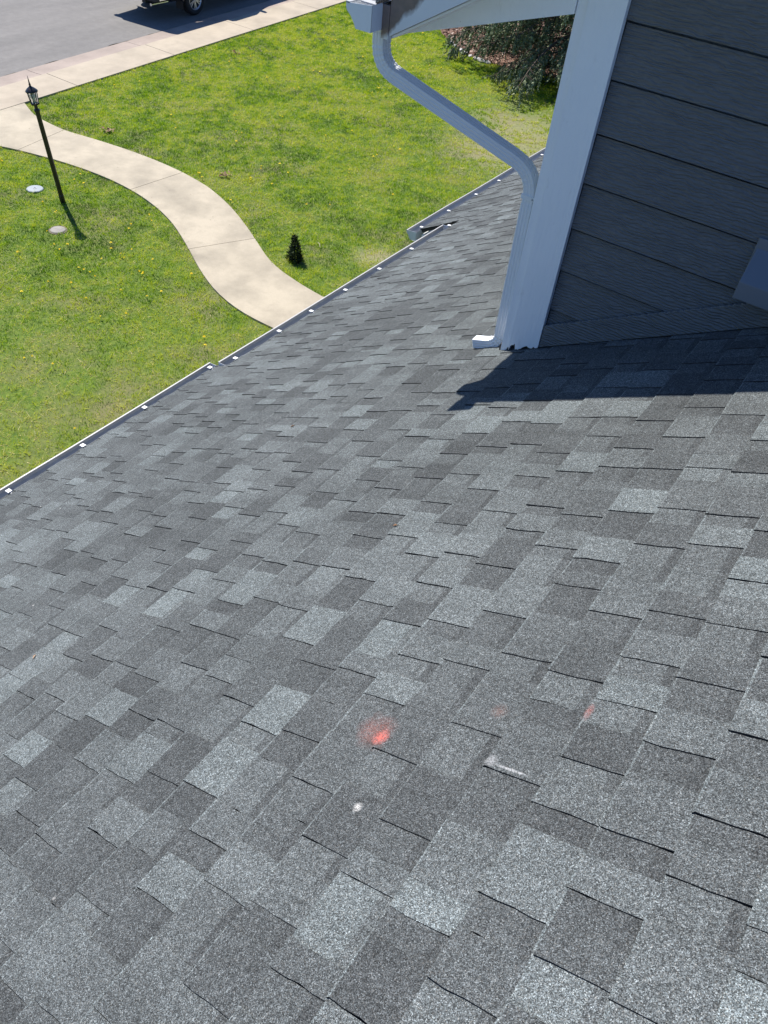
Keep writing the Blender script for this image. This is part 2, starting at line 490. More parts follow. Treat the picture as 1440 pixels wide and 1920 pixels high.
for k in range(-9, 34):
    sb0 = PH + D*k; st = sb0 - D
    y_lo = -11.6
    for (ya, yb, tab) in course_tabs(k, sb0, st, y_lo, 3.2):
        ym = .5*(ya+yb); se = s_edge(ym)
        if st > se - .02: continue
        sb = min(sb0, se)
        x_mid = .5*(sb+st)*CP
        if x_mid < WALL_X - .25 and ya < WALL_Y - .25: continue
        tone = tone_for(tab)
        lift = random.uniform(-.0008, .0016)
        hb = (.0088 if tab else .0052) + lift; hu = .0046 if tab else .0012
        up = st - .006
        NS = 5
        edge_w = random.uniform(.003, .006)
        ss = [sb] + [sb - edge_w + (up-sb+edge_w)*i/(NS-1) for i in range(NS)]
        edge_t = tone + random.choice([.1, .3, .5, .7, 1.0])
        hs = [hb + (hu-hb)*(sb-q)/(sb-up) for q in ss]
        jag = random.uniform(-.0016, .0016)
        ja = [random.gauss(0, .0011) + jag*math.sin(i*.8) for i in range(NS+1)]
        jb = [random.gauss(0, .0011) for i in range(NS+1)]
        NY = max(1, int(abs(ya-yb)/.06))
        bj = [random.gauss(0, .0010) for _ in range(NY+1)]
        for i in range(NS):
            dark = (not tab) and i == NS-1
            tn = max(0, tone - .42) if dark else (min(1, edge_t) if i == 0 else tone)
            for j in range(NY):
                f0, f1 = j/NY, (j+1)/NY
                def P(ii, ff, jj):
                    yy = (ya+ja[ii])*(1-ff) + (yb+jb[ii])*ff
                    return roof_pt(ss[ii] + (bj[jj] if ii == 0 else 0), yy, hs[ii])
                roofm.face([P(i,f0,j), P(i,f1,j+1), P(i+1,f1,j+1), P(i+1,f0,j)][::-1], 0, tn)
            if tab:
                roofm.face([roof_pt(ss[i], ya+ja[i], hs[i]), roof_pt(ss[i+1], ya+ja[i+1], hs[i+1]), roof_pt(ss[i+1], ya+ja[i+1], -.001), roof_pt(ss[i], ya+ja[i], -.001)], 1, 0)
                roofm.face([roof_pt(ss[i+1], yb+jb[i+1], hs[i+1]), roof_pt(ss[i], yb+jb[i], hs[i]), roof_pt(ss[i], yb+jb[i], -.001), roof_pt(ss[i+1], yb+jb[i+1], -.001)], 0, max(0, tone-.3))
        for j in range(NY):
            f0, f1 = j/NY, (j+1)/NY
            yy0 = (ya+ja[0])*(1-f0)+(yb+jb[0])*f0; yy1 = (ya+ja[0])*(1-f1)+(yb+jb[0])*f1
            roofm.face([roof_pt(sb+bj[j], yy0, hb), roof_pt(sb+bj[j], yy0, -.002), roof_pt(sb+bj[j+1], yy1, -.002), roof_pt(sb+bj[j+1], yy1, hb)], 0, tone*.8)
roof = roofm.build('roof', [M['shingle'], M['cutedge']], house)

# deck under the shingles, drip edge, fascia behind the gutters
dk = MB()
for y1, y0, key in ((3.2, Y_L, 'L'), (Y_L, Y_M, 'M'), (Y_M, -11.6, 'R')):
    se = S_EDGE[key] - .012
    dk.prism([roof_pt(-1.5, y1, -.004), roof_pt(se, y1, -.004), roof_pt(se, y1, -.03), roof_pt(-1.5, y1, -.03)], (0, y0-y1, 0))
dk.build('roof_deck', M['deckm'], house)
for y1, y0, key in ((3.2, Y_L, 'L'), (Y_L-.002, Y_M, 'M'), (Y_M-.002, -11.6, 'R')):
    xe = S_EDGE[key]*CP
    fa = MB(); fa.box(xe-.045, xe-.02, y0, y1, roofz(xe)-.20, roofz(xe)-.045)
    fa.build('eave_fascia', M['white'], house)

# gutters of the lower roof
def k_profile(x0, ztop, w, h):      # outer ogee profile, back to lip
    return [(x0, ztop+.012), (x0, ztop-h), (x0+w*.60, ztop-h), (x0+w*.66, ztop-h*.80), (x0+w*.80, ztop-h*.52), (x0+w*.97, ztop-h*.30), (x0+w, ztop-h*.16), (x0+w, ztop)]
def gutter(y0, y1, x_lip, z_lip, w, h, parent, mats, lipw=.009, endcaps=(True, True)):
    t = .0015
    x0 = x_lip - w
    pr = k_profile(x0, z_lip, w, h)
    g = MB()
    pin = [(x0+t, z_lip+.011), (x0+t, z_lip-h+t), (x0+w*.60-t, z_lip-h+t), (x0+w*.66-t, z_lip-h*.80), (x0+w*.80-t, z_lip-h*.52), (x0+w*.97-t, z_lip-h*.30), (x0+w-t, z_lip-h*.16), (x0+w-t, z_lip-.001)]
    yy = np.linspace(y0, y1, max(2, int(abs(y1-y0)/.6)))
    sag = [.003*math.sin(3.1*v)+.002*math.sin(7.7*v+1) for v in yy]
    g.rings([[(x, v, z+s) for x, z in pr] for v, s in zip(yy, sag)], 0, cap=False, closed=False)
    g.rings([[(x, v, z+s) for x, z in pin][::-1] for v, s in zip(yy, sag)], 1, cap=False, closed=False)
    # rolled lip
    lp = [(x_lip-lipw, z_lip-.002), (x_lip+.0015, z_lip-.002), (x_lip+.0015, z_lip+.004), (x_lip-lipw, z_lip+.004)]
    g.rings([[(x, v, z+s) for x, z in lp] for v, s in zip(yy, sag)], 2)
    for on, yv, sg in ((endcaps[0], y0, 1), (endcaps[1], y1, -1)):
        if on:
            g.prism([(x, yv, z+.0005) for x, z in pr], (0, .002*sg, 0), 0)
    return g.build('gutter', mats, parent)
LZ = {}
ghang = None
GM = [M['gutter_out'], M['trough'], M['lip']]
gL = gutter(-3.58, 3.2, 3.868, 2.800, .118, .088, house, GM)
gM = gutter(-6.79, -3.545, 3.735, 2.884, .118, .088, house, GM)
gR = gutter(-11.6, -6.875, 4.212, 2.632, .125, .088, house, GM)
gL['label'] = 'long gutter with a white lip along the near left eave'
gM['label'] = 'gutter section along the eave opposite the end of the path'
gR['label'] = 'lower gutter section with a boxy end cap, beyond the notch in the eave'
def hanger(parent, xe, x_lip, z_lip, y):
    global ghang
    if ghang is None:
        h = MB()   # pale strap end lapping the shingle edge, and the strap across the trough
        h.hexa([(-.008,-.0145,.0),(.026,-.0145,-.004),(.026,.0145,-.004),(-.008,.0145,.0),(-.008,-.0145,.003),(.026,-.0145,-.001),(.026,.0145,-.001),(-.008,.0145,.003)], 0)
        h.box(-.02, .020, -.005, .005, -.030, -.0045, 1)
        ghang = h.build('gutter_hanger', [M['clip'], M['trough']], parent); o = ghang
    else:
        o = ghang.copy(); C.objects.link(o); o.parent = parent
    o.location = (xe, y, roofz(xe) + .020)
    return o
for y in (3.0, 2.4, 1.75, 1.1, .45, -.17, -.77, -1.24-.18, -2.02+.02, -2.58, -3.33): pass
for y in (2.0, 1.4, .8, .2, -.45, -1.05, -1.70, -2.28, -2.83, -3.49): hanger(gL, S_EDGE['L']*CP, 3.868, 2.800, y)
for y in (-3.63, -4.14, -4.55, -5.02, -5.53, -6.06, -6.74): hanger(gM, S_EDGE['M']*CP, 3.735, 2.884, y)
for y in (-6.98, -7.53, -8.13, -8.67, -9.19, -9.8, -10.4, -11.0): hanger(gR, S_EDGE['R']*CP, 4.212, 2.632, y)

# ground-floor walls below the lower roof (seen only from the side)
gw = MB(); gw.box(-1.2, 3.25, -11.2, 3.0, -.1, 2.62); gw.build('ground_floor_wall', M['siding'], house)

# upper storey: lap siding boards on the side wall
BW = .2066; ZB = 4.724
wall = MB()
for i in range(-8, 12):
    zb = ZB + BW*i; zt = zb + BW
    x_lo = -3.2
    # horizontal start on the roof slope side
    x1 = 1.18
    if zt < roofz(x1): 
        x1 = (Z0 - zt)/TP
    y_out, y_in = WALL_Y + .0150, WALL_Y + .0005
    wall.hexa([(x_lo,WALL_Y-.02,zb),(x1,WALL_Y-.02,zb),(x1,y_out,zb),(x_lo,y_out,zb),(x_lo,WALL_Y-.012,zt-.0125),(x1,WALL_Y-.012,zt-.0125),(x1,y_in,zt-.011),(x_lo,y_in,zt-.011)])
wall.build('upper_wall', M['siding'], house)
wf = MB(); wf.box(-3.2, WALL_X-.025, -9.0, WALL_Y-.021, 3.6, 7.1); wf.build('upper_wall', M['siding'], house)

# skirt board following the roof slope
sk = MB()
zoff0, zoff1 = .012, .138
pts = [(1.18, WALL_Y+.0165, roofz(1.18)+zoff0), (-2.6, WALL_Y+.0165, roofz(-2.6)+zoff0), (-2.6, WALL_Y+.0165, roofz(-2.6)+zoff1), (1.18, WALL_Y+.0165, roofz(1.18)+zoff1)]
sk.prism(pts, (0, .020, 0)); sk.build('skirt_board', M['siding'], house, bevel=.003)
fl = MB(); fl.prism([(1.40, WALL_Y-.005, roofz(1.40)+.006), (-2.6, WALL_Y-.005, roofz(-2.6)+.006), (-2.6, WALL_Y-.005, roofz(-2.6)+.045), (1.40, WALL_Y-.005, roofz(1.40)+.045)], (0, .013, 0)); fl.build('step_flashing', M['flash'], house)

# corner boards (side board and the edge of the front board), with a rotten lower end
def ragged(x0, x1, n, base):
    xs = np.linspace(x0, x1, n)
    out = []
    for i, x in enumerate(xs):
        e = base + random.choice([0, 0, 0, .004, .010]) + random.uniform(0, .003)
        out.append((x, roofz(x) + e))
    return out
cb = MB()
low = ragged(1.182, 1.336, 22, .010)
low = [(x, z + (.030 if 1.300 < x < 1.334 else 0) + (.014 if 1.24 < x < 1.262 else 0)) for x, z in low]
poly = [(x, WALL_Y+.010, z) for x, z in low] + [(1.336, WALL_Y+.010, 6.6), (1.182, WALL_Y+.010, 6.6)]
cb.prism(poly, (0, .030, 0))
cb.build('corner_board', M['white'], house)
cb2 = MB()
low = ragged(1.340, 1.384, 8, .008); low = [(x, z + (.016 if x < 1.352 else 0)) for x, z in low]
poly = [(x, WALL_Y-.14, z) for x, z in low] + [(1.384, WALL_Y-.14, 6.6), (1.340, WALL_Y-.14, 6.6)]
cb2.prism(poly, (0, .168, 0)); cb2.build('corner_board', M['white'], house, bevel=.002)

# vent hood on the siding
vh = empty('vent_hood'); vh.parent = house; vh.location = (.25, WALL_Y, 5.0)
def loc(o, org): return o
b = MB(); b.box(-.155, .158, .010, .0275, -.085, .165); b.build('back_plate', M['ventm'], vh, bevel=.002)
b = MB()
b.prism([(.150,.027,.125),(.150,.115,.012),(.150,.118,-.060),(.150,.112,-.062),(.150,.027,-.050)], (-.30, 0, 0))
b.build('hood', M['ventm'], vh, bevel=.003)

# upper roof: rake fascia, eave fascia, gable return, gutter, shingles
YR = -3.15
def uz(x): return 5.5235 + (2.128 - x) * TP            # lower edge of the rake fascia
rf = MB()
rf.prism([(2.124, YR-.02, uz(2.124)), (2.124, YR-.02, uz(2.124)+.150), (-2.0, YR-.02, uz(-2.0)+.150), (-2.0, YR-.02, uz(-2.0))], (0, .02, 0))
rf.build('rake_fascia', M['fascia'], house)
ef = MB(); ef.box(2.126, 2.163, -9.2, YR+.003, 5.512, 5.640); ef.build('upper_eave_fascia', M['fascia'], house, bevel=.002)
gr = MB()
gr.prism([(2.235, WALL_Y+.012, 5.478), (1.3865, WALL_Y+.012, 5.7355), (1.3865, WALL_Y+.012, 6.25), (2.10, WALL_Y+.012, 5.56)], (0, .022, 0))
gr.build('gable_return', M['white'], house)
sf = MB(); sf.prism([(2.12, -9.0, uz(2.12)-.012), (2.12, -9.0, uz(2.12)-.002), (-2.0, -9.0, uz(-2.0)-.002), (-2.0, -9.0, uz(-2.0)-.012)], (0, 9.0+YR-.022, 0)); sf.build('soffit', M['white'], house)
ur = MB()
ur.prism([(2.195, YR+.012, uz(2.195)+.180), (2.195, YR+.012, uz(2.195)+.150), (-2.0, YR+.012, uz(-2.0)+.150), (-2.0, YR+.012, uz(-2.0)+.180)], (0, -6.1, 0))
ur.build('upper_roof', M['shingle'], house)
de = MB(); de.prism([(2.20, YR+.006, uz(2.20)+.149), (2.20, YR+.006, uz(2.20)+.136), (-2.0, YR+.006, uz(-2.0)+.136), (-2.0, YR+.006, uz(-2.0)+.149)], (0, -.004, 0)); de.build('drip_edge', M['flash'], house)
ug = gutter(-9.2, -3.07, 2.297, 5.630, .134, .088, house, [M['wmetal'], M['wmetal'], M['lip']], lipw=.018)
ug['label'] = 'white upper gutter with a closed end above the downspout'
h2 = MB(); h2.box(2.185, 2.262, -3.17, -3.13, 5.628, 5.634); h2.box(2.18, 2.23, -3.11, -3.085, 5.60, 5.622); h2.build('gutter_hanger', M['lip'], ug)

# downspout: ribbed rectangular pipe swept along its run
def rib_profile(wx, wy):
    pts = []
    def side(a, b, nrm, n=3):
        a = Vector(a); b = Vector(b); nrm = Vector(nrm)
        L = (b-a)
        for i in range(n):
            c0 = (i+.5)/n
            for dlt, dep in ((-.10, 0), (-.05, .0022), (.05, .0022), (.10, 0)):
                q = a + L*(c0+dlt) - nrm*dep; pts.append((q.x, q.y))
        
    hx, hy, r = wx/2, wy/2, .005
    side((hx, -hy+r), (hx, hy-r), (1,0)); pts.append((hx-r*.3, hy-r*.3))
    side((hx-r, hy), (-hx+r, hy), (0,1)); pts.append((-hx+r*.3, hy-r*.3))
    side((-hx, hy-r), (-hx, -hy+r), (-1,0)); pts.append((-hx+r*.3, -hy+r*.3))
    side((-hx+r, -hy), (hx-r, -hy), (0,-1)); pts.append((hx-r*.3, -hy+r*.3))
    return pts
def sweep(pts, prof, scales):
    rr = []
    for i, p in enumerate(pts):
        p = Vector(p); a = Vector(pts[max(0,i-1)]); b = Vector(pts[min(len(pts)-1,i+1)])
        T = (b-a).normalized()
        ey = Vector((0,1,0)); ey = (ey - T*ey.dot(T)).normalized(); ex = ey.cross(T).normalized()
        if ex.dot(Vector((1,0,.6))) < 0 and False: ex = -ex
        s = scales[i]
        rr.append([p + ex*(u*s) + ey*(w*s) for u, w in prof])
    return rr
def bend(p, a, b, r, n):
    """points of an arc that turns at p from direction a->p to p->b"""
    p, a, b = Vector(p), Vector(a), Vector(b)
    d1 = (p-a).normalized(); d2 = (b-p).normalized()
    ang = d1.angle(d2); t = r*math.tan(ang/2)
    s = p - d1*t; e = p + d2*t
    out = []
    for i in range(n+1):
        f = i/n
        out.append(s*(1-f)**2 + p*2*f*(1-f) + e*f**2)
    return out
ds = empty('downspout'); ds.parent = house; ds.location = (0,0,0)
ds['label'] = 'white ribbed downspout with two elbows and an outlet shoe on the shingles'
A = (2.220, -3.235, 5.555); B = (2.212, -3.235, 5.380); Cc = (1.446, -3.435, 5.075); Dd = (1.438, -3.435, 4.150); E_ = (1.580, -3.425, 4.106)
prof = rib_profile(.058, .066)
def crimp(n): return [1.0 + (.035 if i % 2 else -.012) for i in range(n)]
def run(name, pts, sc):
    o = MB(); o.rings(sweep(pts, prof, sc), 0, cap=True); return o.build(name, M['wmetal'], ds)
e1 = bend(B, A, Cc, .13, 14); e2 = bend(Cc, B, Dd, .17, 16); e3 = bend(Dd, Cc, E_, .095, 10)
run('pipe', [A, e1[0] + Vector((0,0,.02))], [.97,.97])
run('elbow', [e1[0]+Vector((0,0,.045)), e1[0]+Vector((0,0,.004))] + e1 + [e1[-1] + (e1[-1]-e1[-2]).normalized()*.03], [1.03,1.03]+[1+(.040 if i % 2 else -.035) for i in range(15)]+[1.0])
run('pipe', [e1[-1], e2[0]], [1.03, 1.03])
run('elbow', [e2[0]-(e2[1]-e2[0]).normalized()*.03]+e2+[e2[-1]+Vector((0,0,-.05)), e2[-1]+Vector((0,0,-.052))], [1.0]+[1+(.022 if i % 2 else -.022) for i in range(17)]+[.985,.98])
run('pipe', [e2[-1]+Vector((0,0,-.03)), e3[0]+Vector((0,0,.02))], [1.03,1.03])
tip = Vector(E_)
run('shoe', [e3[0]+Vector((0,0,.05)), e3[0]+Vector((0,0,.002))]+e3+[tip], [1.02,1.02]+[.97+(.05 if i % 2 else -.05) for i in range(11)]+[.92])
for zz in (4.955,):
    st = MB(); st.box(1.403, 1.479, -3.473, -3.399, zz, zz+.020); st.build('strap', M['wmetal'], ds)
    sc_ = MB(); sc_.lathe([(.0045,-.003),(.0045,.002),(.001,.003)], seg=8)
    o = sc_.build('screw', M['trough'], ds); o.location = (1.418, -3.398, zz+.010); o.rotation_euler = (-math.pi/2, 0, 0)
# ------------------------------------------------------------------ lamp post
def lamp_post():
    base = (12.018, -8.037, 0)
    r = empty('lamp_post', base); tag(r, 'slim black lamp post with a glass lantern, leaning slightly beside the curved path', 'lamp post')
    r.rotation_euler = (math.radians(-2.7), math.radians(2.5), 0)
    p = MB(); p.lathe([(.045,-.1),(.045,.12),(.040,.14),(.038,.95),(.036,1.50),(.046,1.505),(.046,1.53),(.028,1.55),(.026,1.60)], seg=18); p.build('post', M['black'], r, smooth=False)
    b = MB(); b.lathe([(.03,1.60),(.068,1.612),(.070,1.63),(.05,1.636)], seg=8); b.build('lantern_base', M['black'], r)
    g = MB(); g.lathe([(.056,1.634),(.072,1.80)], seg=8); g.build('lantern_glass', M['glass'], r)
    f = MB()
    for i in range(8):
        a = 2*math.pi*i/8
        f.tube([(.062*math.cos(a), .062*math.sin(a), 1.63), (.079*math.cos(a), .079*math.sin(a), 1.81)], .0055, 6)
    f.build('lantern_frame', M['black'], r)
    c = MB(); c.lathe([(.080,1.800),(.096,1.803),(.096,1.814),(.082,1.830),(.058,1.852),(.034,1.868),(.020,1.880),(.014,1.895),(.018,1.905),(.011,1.925),(.008,1.97),(.0015,2.04)], seg=20); c.build('lantern_roof', M['black'], r, smooth=True)
    k = MB(); k.lathe([(.016,1.635),(.018,1.69),(.034,1.72),(.036,1.75),(.022,1.78),(.004,1.79)], seg=12); k.build('bulb', simple('bulb_white', (.75,.75,.72), .3), r, smooth=True)
lamp_post()

# ------------------------------------------------------------------ ground covers in the lawn
def cover(name, label, cx, cy, rad, z, mat, hub, seg=28):
    r = empty(name, (cx, cy, 0)); tag(r, label, 'utility cover', 'round covers set in the lawn')
    p = MB(); p.lathe([(rad,-.05),(rad,z),(rad-.012,z+.008),(rad*.3,z+.012)], seg=seg); p.build('lid', mat, r)
    if hub:
        p = MB(); p.lathe([(.032,z+.009),(.032,z+.017),(.020,z+.018),(.018,z+.011)], seg=16); p.build('lid_plug', M['trough'], r)
    else:
        p = MB(); p.lathe([(rad+.035,-.04),(rad+.03,z-.004),(rad+.002,z-.006)], seg=seg); p.build('rim', simple('cover_rim_soil', (.17,.14,.10), .95, 0, .4, 30), r)
cover('utility_cover', 'pale bluish round lid with a centre plug, flat in the grass behind the lamp post', 12.74, -8.016, .145, .014, simple('pale_lid', (.23,.265,.29), .6, 0, .14, 9), True)
cover('utility_cover', 'worn sandy round lid half ringed by soil, near the lamp post shadow', 11.25, -7.32, .125, .010, simple('worn_lid', (.27,.25,.22), .85, 0, .45, 14), False)

# ------------------------------------------------------------------ small conifer by the path
def needle_cloud(mb, base, top, rad, n, L, droop=0.0, tones=(0,.6)):
    bx, by, bz = base
    for _ in range(n):
        h = random.random()**1.25
        r = rad*(1-h)**.85 * math.sqrt(random.uniform(.25, 1.0))
        a = random.uniform(0, 2*math.pi)
        p = Vector((bx + r*math.cos(a), by + r*math.sin(a), bz + h*(top-bz)))
        d = Vector((math.cos(a)*.7 + random.gauss(0,.35), math.sin(a)*.7 + random.gauss(0,.35), .75 - droop + random.gauss(0,.3))).normalized()
        w = d.orthogonal().normalized(); w = (Matrix.Rotation(random.uniform(0,6.3), 3, d) @ w)
        l = L*random.uniform(.6,1.2)
        mb.face([p - w*l*.18, p + w*l*.18, p + d*l], 0, random.uniform(*tones))
NEED = tone_mat('dark_conifer_needles', [(0, (.008,.016,.006)), (.6, (.026,.046,.016)), (1, (.085,.115,.04))], .7)
BARK = simple('grey_brown_bark', (.10,.075,.055), .95, 0, .3, 20)
sh = empty('small_conifer', (7.80, -9.30, 0)); tag(sh, 'knee-high dark cone-shaped conifer seedling in the grass by the path', 'shrub')
b = MB(); b.tube([(0,0,-.02),(.0,.0,.3),(0.005,0,.42)], [.012,.009,.003], 6); b.build('stem', BARK, sh)
b = MB(); needle_cloud(b, (0.01,-.02,.0), .40, .125, 520, .075, .15, (0,1)); needle_cloud(b, (-.05,.05,.0), .26, .10, 220, .07, .3, (.2,1)); b.build('foliage', NEED, sh)

# ------------------------------------------------------------------ spruce with drooping twigs over a mulch bed
random.seed(23)
SX, SY = 9.0, -22.4
SPR = tone_mat('spruce_needles', [(0, (.032,.044,.025)), (.45, (.130,.165,.088)), (.8, (.26,.31,.175)), (1, (.36,.38,.23))], .75)
sp = empty('spruce_tree', (SX, SY, 0)); tag(sp, 'drooping dark spruce with hanging twigs over the mulch bed at the lawn end', 'tree')
b = MB(); b.tube([(0,0,-.1),(.02,.01,1.5),(.0,.03,4),(0,0,7.6)], [.19,.16,.10,.015], 10)
b.build('trunk', BARK, sp)
def twig(mb, p, L, dirv, dens=16, tone=.4):
    """hanging needle-covered twig: small needle blades around a drooping axis"""
    p = Vector(p); d = Vector(dirv).normalized()
    for i in range(dens):
        f = i/dens
        q = p + d*(L*f) + Vector((random.gauss(0,.008), random.gauss(0,.008), -.25*L*f*f))
        a = random.uniform(0, 6.283)
        sd = (d.orthogonal().normalized()); sd = Matrix.Rotation(a, 3, d) @ sd
        e = (d*.8 + sd*.75).normalized(); nl = .075*random.uniform(.7,1.25)*(1-.40*f)
        w = e.cross(Vector((random.gauss(0,1),random.gauss(0,1),random.gauss(0,1)))).normalized()*.017
        mb.face([q-w, q+w, q+e*nl+w*.3, q+e*nl-w*.3], 0, min(1, max(0, tone+random.gauss(0,.16))))
brm = MB(); fol = MB()
zb = .9; ang = 0
nb = 0
for lev in range(46):
    z = .42 + 6.7*(lev/45)**1.15
    R0_ = 3.65*max(0, 1-(z-.4)/7.2)**.85
    for jj in range(4):
        ang += 2.399 + random.gauss(0,.12)
        R_ = R0_*random.uniform(.72, 1.06)
        if R_ < .15: continue
        pts = []
        for i in range(7):
            f = i/6
            pts.append(Vector((R_*f*math.cos(ang+.15*f), R_*f*math.sin(ang+.15*f), z + .16*R_*f - .40*R_*f*f + .10*R_*f**3)))
        brm.tube(pts, [.026*(1-f*.8)*(.5+R_/4) for f in np.linspace(0,1,7)], 5)
        # only a spray of twigs where the branch is green
        nt = int(16 + 19*R_)
        low = z < 3.6
        for q in range(nt if low else nt//2):
            f = random.uniform(.30, 1.0)
            i0 = min(5, int(f*6)); fr = f*6 - i0
            P = pts[i0]*(1-fr) + pts[i0+1]*fr
            T = (pts[i0+1]-pts[i0]).normalized()
            sd = T.cross(Vector((0,0,1))).normalized()*random.choice([-1,1])
            L = random.uniform(.22, .58)*(1.15-.5*f)
            P2 = P + sd*random.uniform(.0,.42)*(1.1-.6*f) + T*random.uniform(0,.16) + Vector((0,0,-.03))
            dv = T*random.uniform(.15,.7) + sd*random.uniform(.0,.4) + Vector((0,0,-random.uniform(.35,1.3)))
            tn = random.choice([.25,.4,.5,.7])
            twig(fol, P2, L, dv, 16 if low else 7, tn)
            brm.tube([P, P2], [.006,.004], 4) if low and random.random() < .6 else None
brm.build('branches', BARK, sp); fol.build('foliage', SPR, sp)

# mulch bed with pale edging stones
MULCH_POLY = np.array([(14.2,-23.6),(13.3,-22.5),(12.517,-21.9),(11.87,-21.45),(11.3,-21.25),(10.7,-21.3),(9.9,-21.5),(9.0,-21.7),(8.1,-22.4),(7.6,-23.6),(7.8,-25.6),(9.0,-27.2),(11.5,-27.8),(14.0,-26.8),(14.9,-25.2)])
mb = MB(); mb.face([(x,y,.012) for x, y in MULCH_POLY])
MUL = NT('mulch_bed'); v_ = MUL.coord(); MUL.color(MUL.mix(MUL.noise(v_, 25, 4, .7), (.07,.032,.022), (.24,.13,.09))); MUL.set(.95); MUL.bump(MUL.noise(v_, 30, 3), .8, .03)
tag(mb.build('mulch_bed', MUL.m), kind='structure')
def inside(poly, X, Y):
    r = np.zeros(len(X), bool); n = len(poly); j = n-1
    for i in range(n):
        xi, yi = poly[i]; xj, yj = poly[j]
        c = ((yi > Y) != (yj > Y)) & (X < (xj-xi)*(Y-yi)/((yj-yi) if yj != yi else 1e-9)+xi)
        r ^= c; j = i
    return r
chips = MB()
X = rng.uniform(7.6, 15, 16000); Y = rng.uniform(-27.8, -21.2, 16000); ok = inside(MULCH_POLY, X, Y)
for x, y in zip(X[ok], Y[ok]):
    a = random.uniform(0,6.28); l = random.uniform(.02,.065); w = random.uniform(.008,.02); z = .015+random.uniform(0,.03)
    d = Vector((math.cos(a), math.sin(a), random.gauss(0,.3)))*l; e = Vector((-math.sin(a), math.cos(a), random.gauss(0,.4)))*w; p = Vector((x,y,z))
    chips.face([p-d-e, p+d-e, p+d+e, p-d+e], 0, random.random())
tag(chips.build('mulch_chips', tone_mat('bark_chips', [(0,(.06,.03,.02)),(.4,(.20,.115,.08)),(.75,(.33,.21,.155)),(1,(.58,.47,.38))], .9)), 'red brown bark chips covering the bed under the drooping spruce', 'mulch', kind='stuff')
import bmesh
def stone_mesh(seed):
    r = random.Random(seed); bm = bmesh.new(); bmesh.ops.create_icosphere(bm, subdivisions=2, radius=1)
    for v in bm.verts:
        v.co *= 1 + .22*math.sin(v.co.x*3+seed)*math.cos(v.co.y*2.3+seed*2) + r.uniform(-.09,.09)
    me = bpy.data.meshes.new('edging_stone'); bm.to_mesh(me); bm.free(); return me
STN = simple('pale_stone', (.52,.50,.48), .9, 0, .25, 18, .3, 60)
st_me = [stone_mesh(i) for i in range(3)]
for me in st_me: me.materials.append(STN)
spots = [(12.62,-21.93),(12.40,-21.80),(12.02,-21.50),(11.84,-21.42),(11.62,-21.33),(11.42,-21.26),(11.22,-21.23),(11.02,-21.22)]
for i, (x, y) in enumerate(spots):
    o = bpy.data.objects.new('edging_stone', st_me[i % 3]); C.objects.link(o)
    s = random.uniform(.055,.095); o.scale = (s*1.5, s, s*.7); o.location = (x, y, .03); o.rotation_euler = (0,0,random.uniform(0,3))
    tag(o, 'small whitish stone edging the mulch bed where the grass begins', 'stone', 'pale stones edging the mulch bed')

# ------------------------------------------------------------------ grass
K = 36*1472.1/1440/36
def project(X, Y, Z):
    P = np.c_[X-EYE[0], Y-EYE[1], Z-EYE[2]]
    cx = P @ np.array(RIGHT); cy = P @ np.array(DOWN); cz = P @ np.array(FWD)
    return 720+1472.1*cx/cz, 960+1472.1*cy/cz, cz
def vnoise(X, Y, scale, seed):
    """smooth value noise in numpy"""
    g = np.random.default_rng(seed).random((256,256))
    x = X*scale+57.3; y = Y*scale+91.7
    xi = np.floor(x).astype(int); yi = np.floor(y).astype(int); fx = x-xi; fy = y-yi
    fx = fx*fx*(3-2*fx); fy = fy*fy*(3-2*fy)
    a = g[xi%256, yi%256]; b = g[(xi+1)%256, yi%256]; c = g[xi%256, (yi+1)%256]; d = g[(xi+1)%256, (yi+1)%256]
    return (a*(1-fx)+b*fx)*(1-fy) + (c*(1-fx)+d*fx)*fy
NB = 1150000
X = rng.uniform(4.0, 17.6, NB); Y = rng.uniform(-29, -1.0, NB)
u, v, cz = project(X, Y, np.zeros(NB))
ok = (cz > 1) & (u > -170) & (u < 1240) & (v > -190) & (v < 1060)
ok &= X < xl(Y) - .012 + rng.normal(0, .02, NB)
path_in = inside(PATH_POLY, X + rng.normal(0, .026, NB), Y + rng.normal(0, .026, NB))
ok &= ~path_in
ok &= ~inside(MULCH_POLY, X, Y)
ok &= np.hypot(X-12.74, Y+8.016) > .15
ok &= np.hypot(X-11.25, Y+7.32) > .15
ok &= ~((X < 3.35))
# thin and bare patches
n1 = vnoise(X, Y, .55, 1); n2 = vnoise(X, Y, 1.7, 2); n3 = vnoise(X, Y, 5.0, 3); n4 = vnoise(X, Y, 14., 4)
patch = .45*n1 + .3*n2 + .25*n3
thin = np.zeros(NB)
def blob(cx, cy, rx, ry): return np.exp(-(((X-cx)/rx)**2 + ((Y-cy)/ry)**2))
thin += .95*blob(7.6,-16.9,1.5,2.0) + .6*blob(9.0,-18.4,1.5,1.2) + .42*blob(6.9,-10.3,.40,.45)
thin += .35*blob(8.2,-4.2,1.6,1.6)
clump = np.clip((.56 - .55*n4 - .45*n3)*6 + .5, 0, 1)
keep = rng.random(NB) > np.clip(thin*1.3*clump, 0, .95)
ok &= keep
X, Y = X[ok], Y[ok]; n1, n2, n3, n4, thin, patch = (q[ok] for q in (n1,n2,n3,n4,thin,patch))
n = len(X)
dist = np.sqrt(X**2+Y**2+6.5**2)
hgt = rng.uniform(.020, .050, n)*(.35+1.3*n4)
wid = rng.uniform(.0034, .0066, n)*(dist/14)**.5
az = rng.uniform(0, 2*np.pi, n); lean = np.abs(rng.normal(.5, .8, n)); 
dx = np.cos(az)*lean*hgt; dy = np.sin(az)*lean*hgt
az2 = rng.uniform(0, 2*np.pi, n); wx = np.cos(az2)*wid; wy = np.sin(az2)*wid
co = np.empty((n,3,3), np.float32)
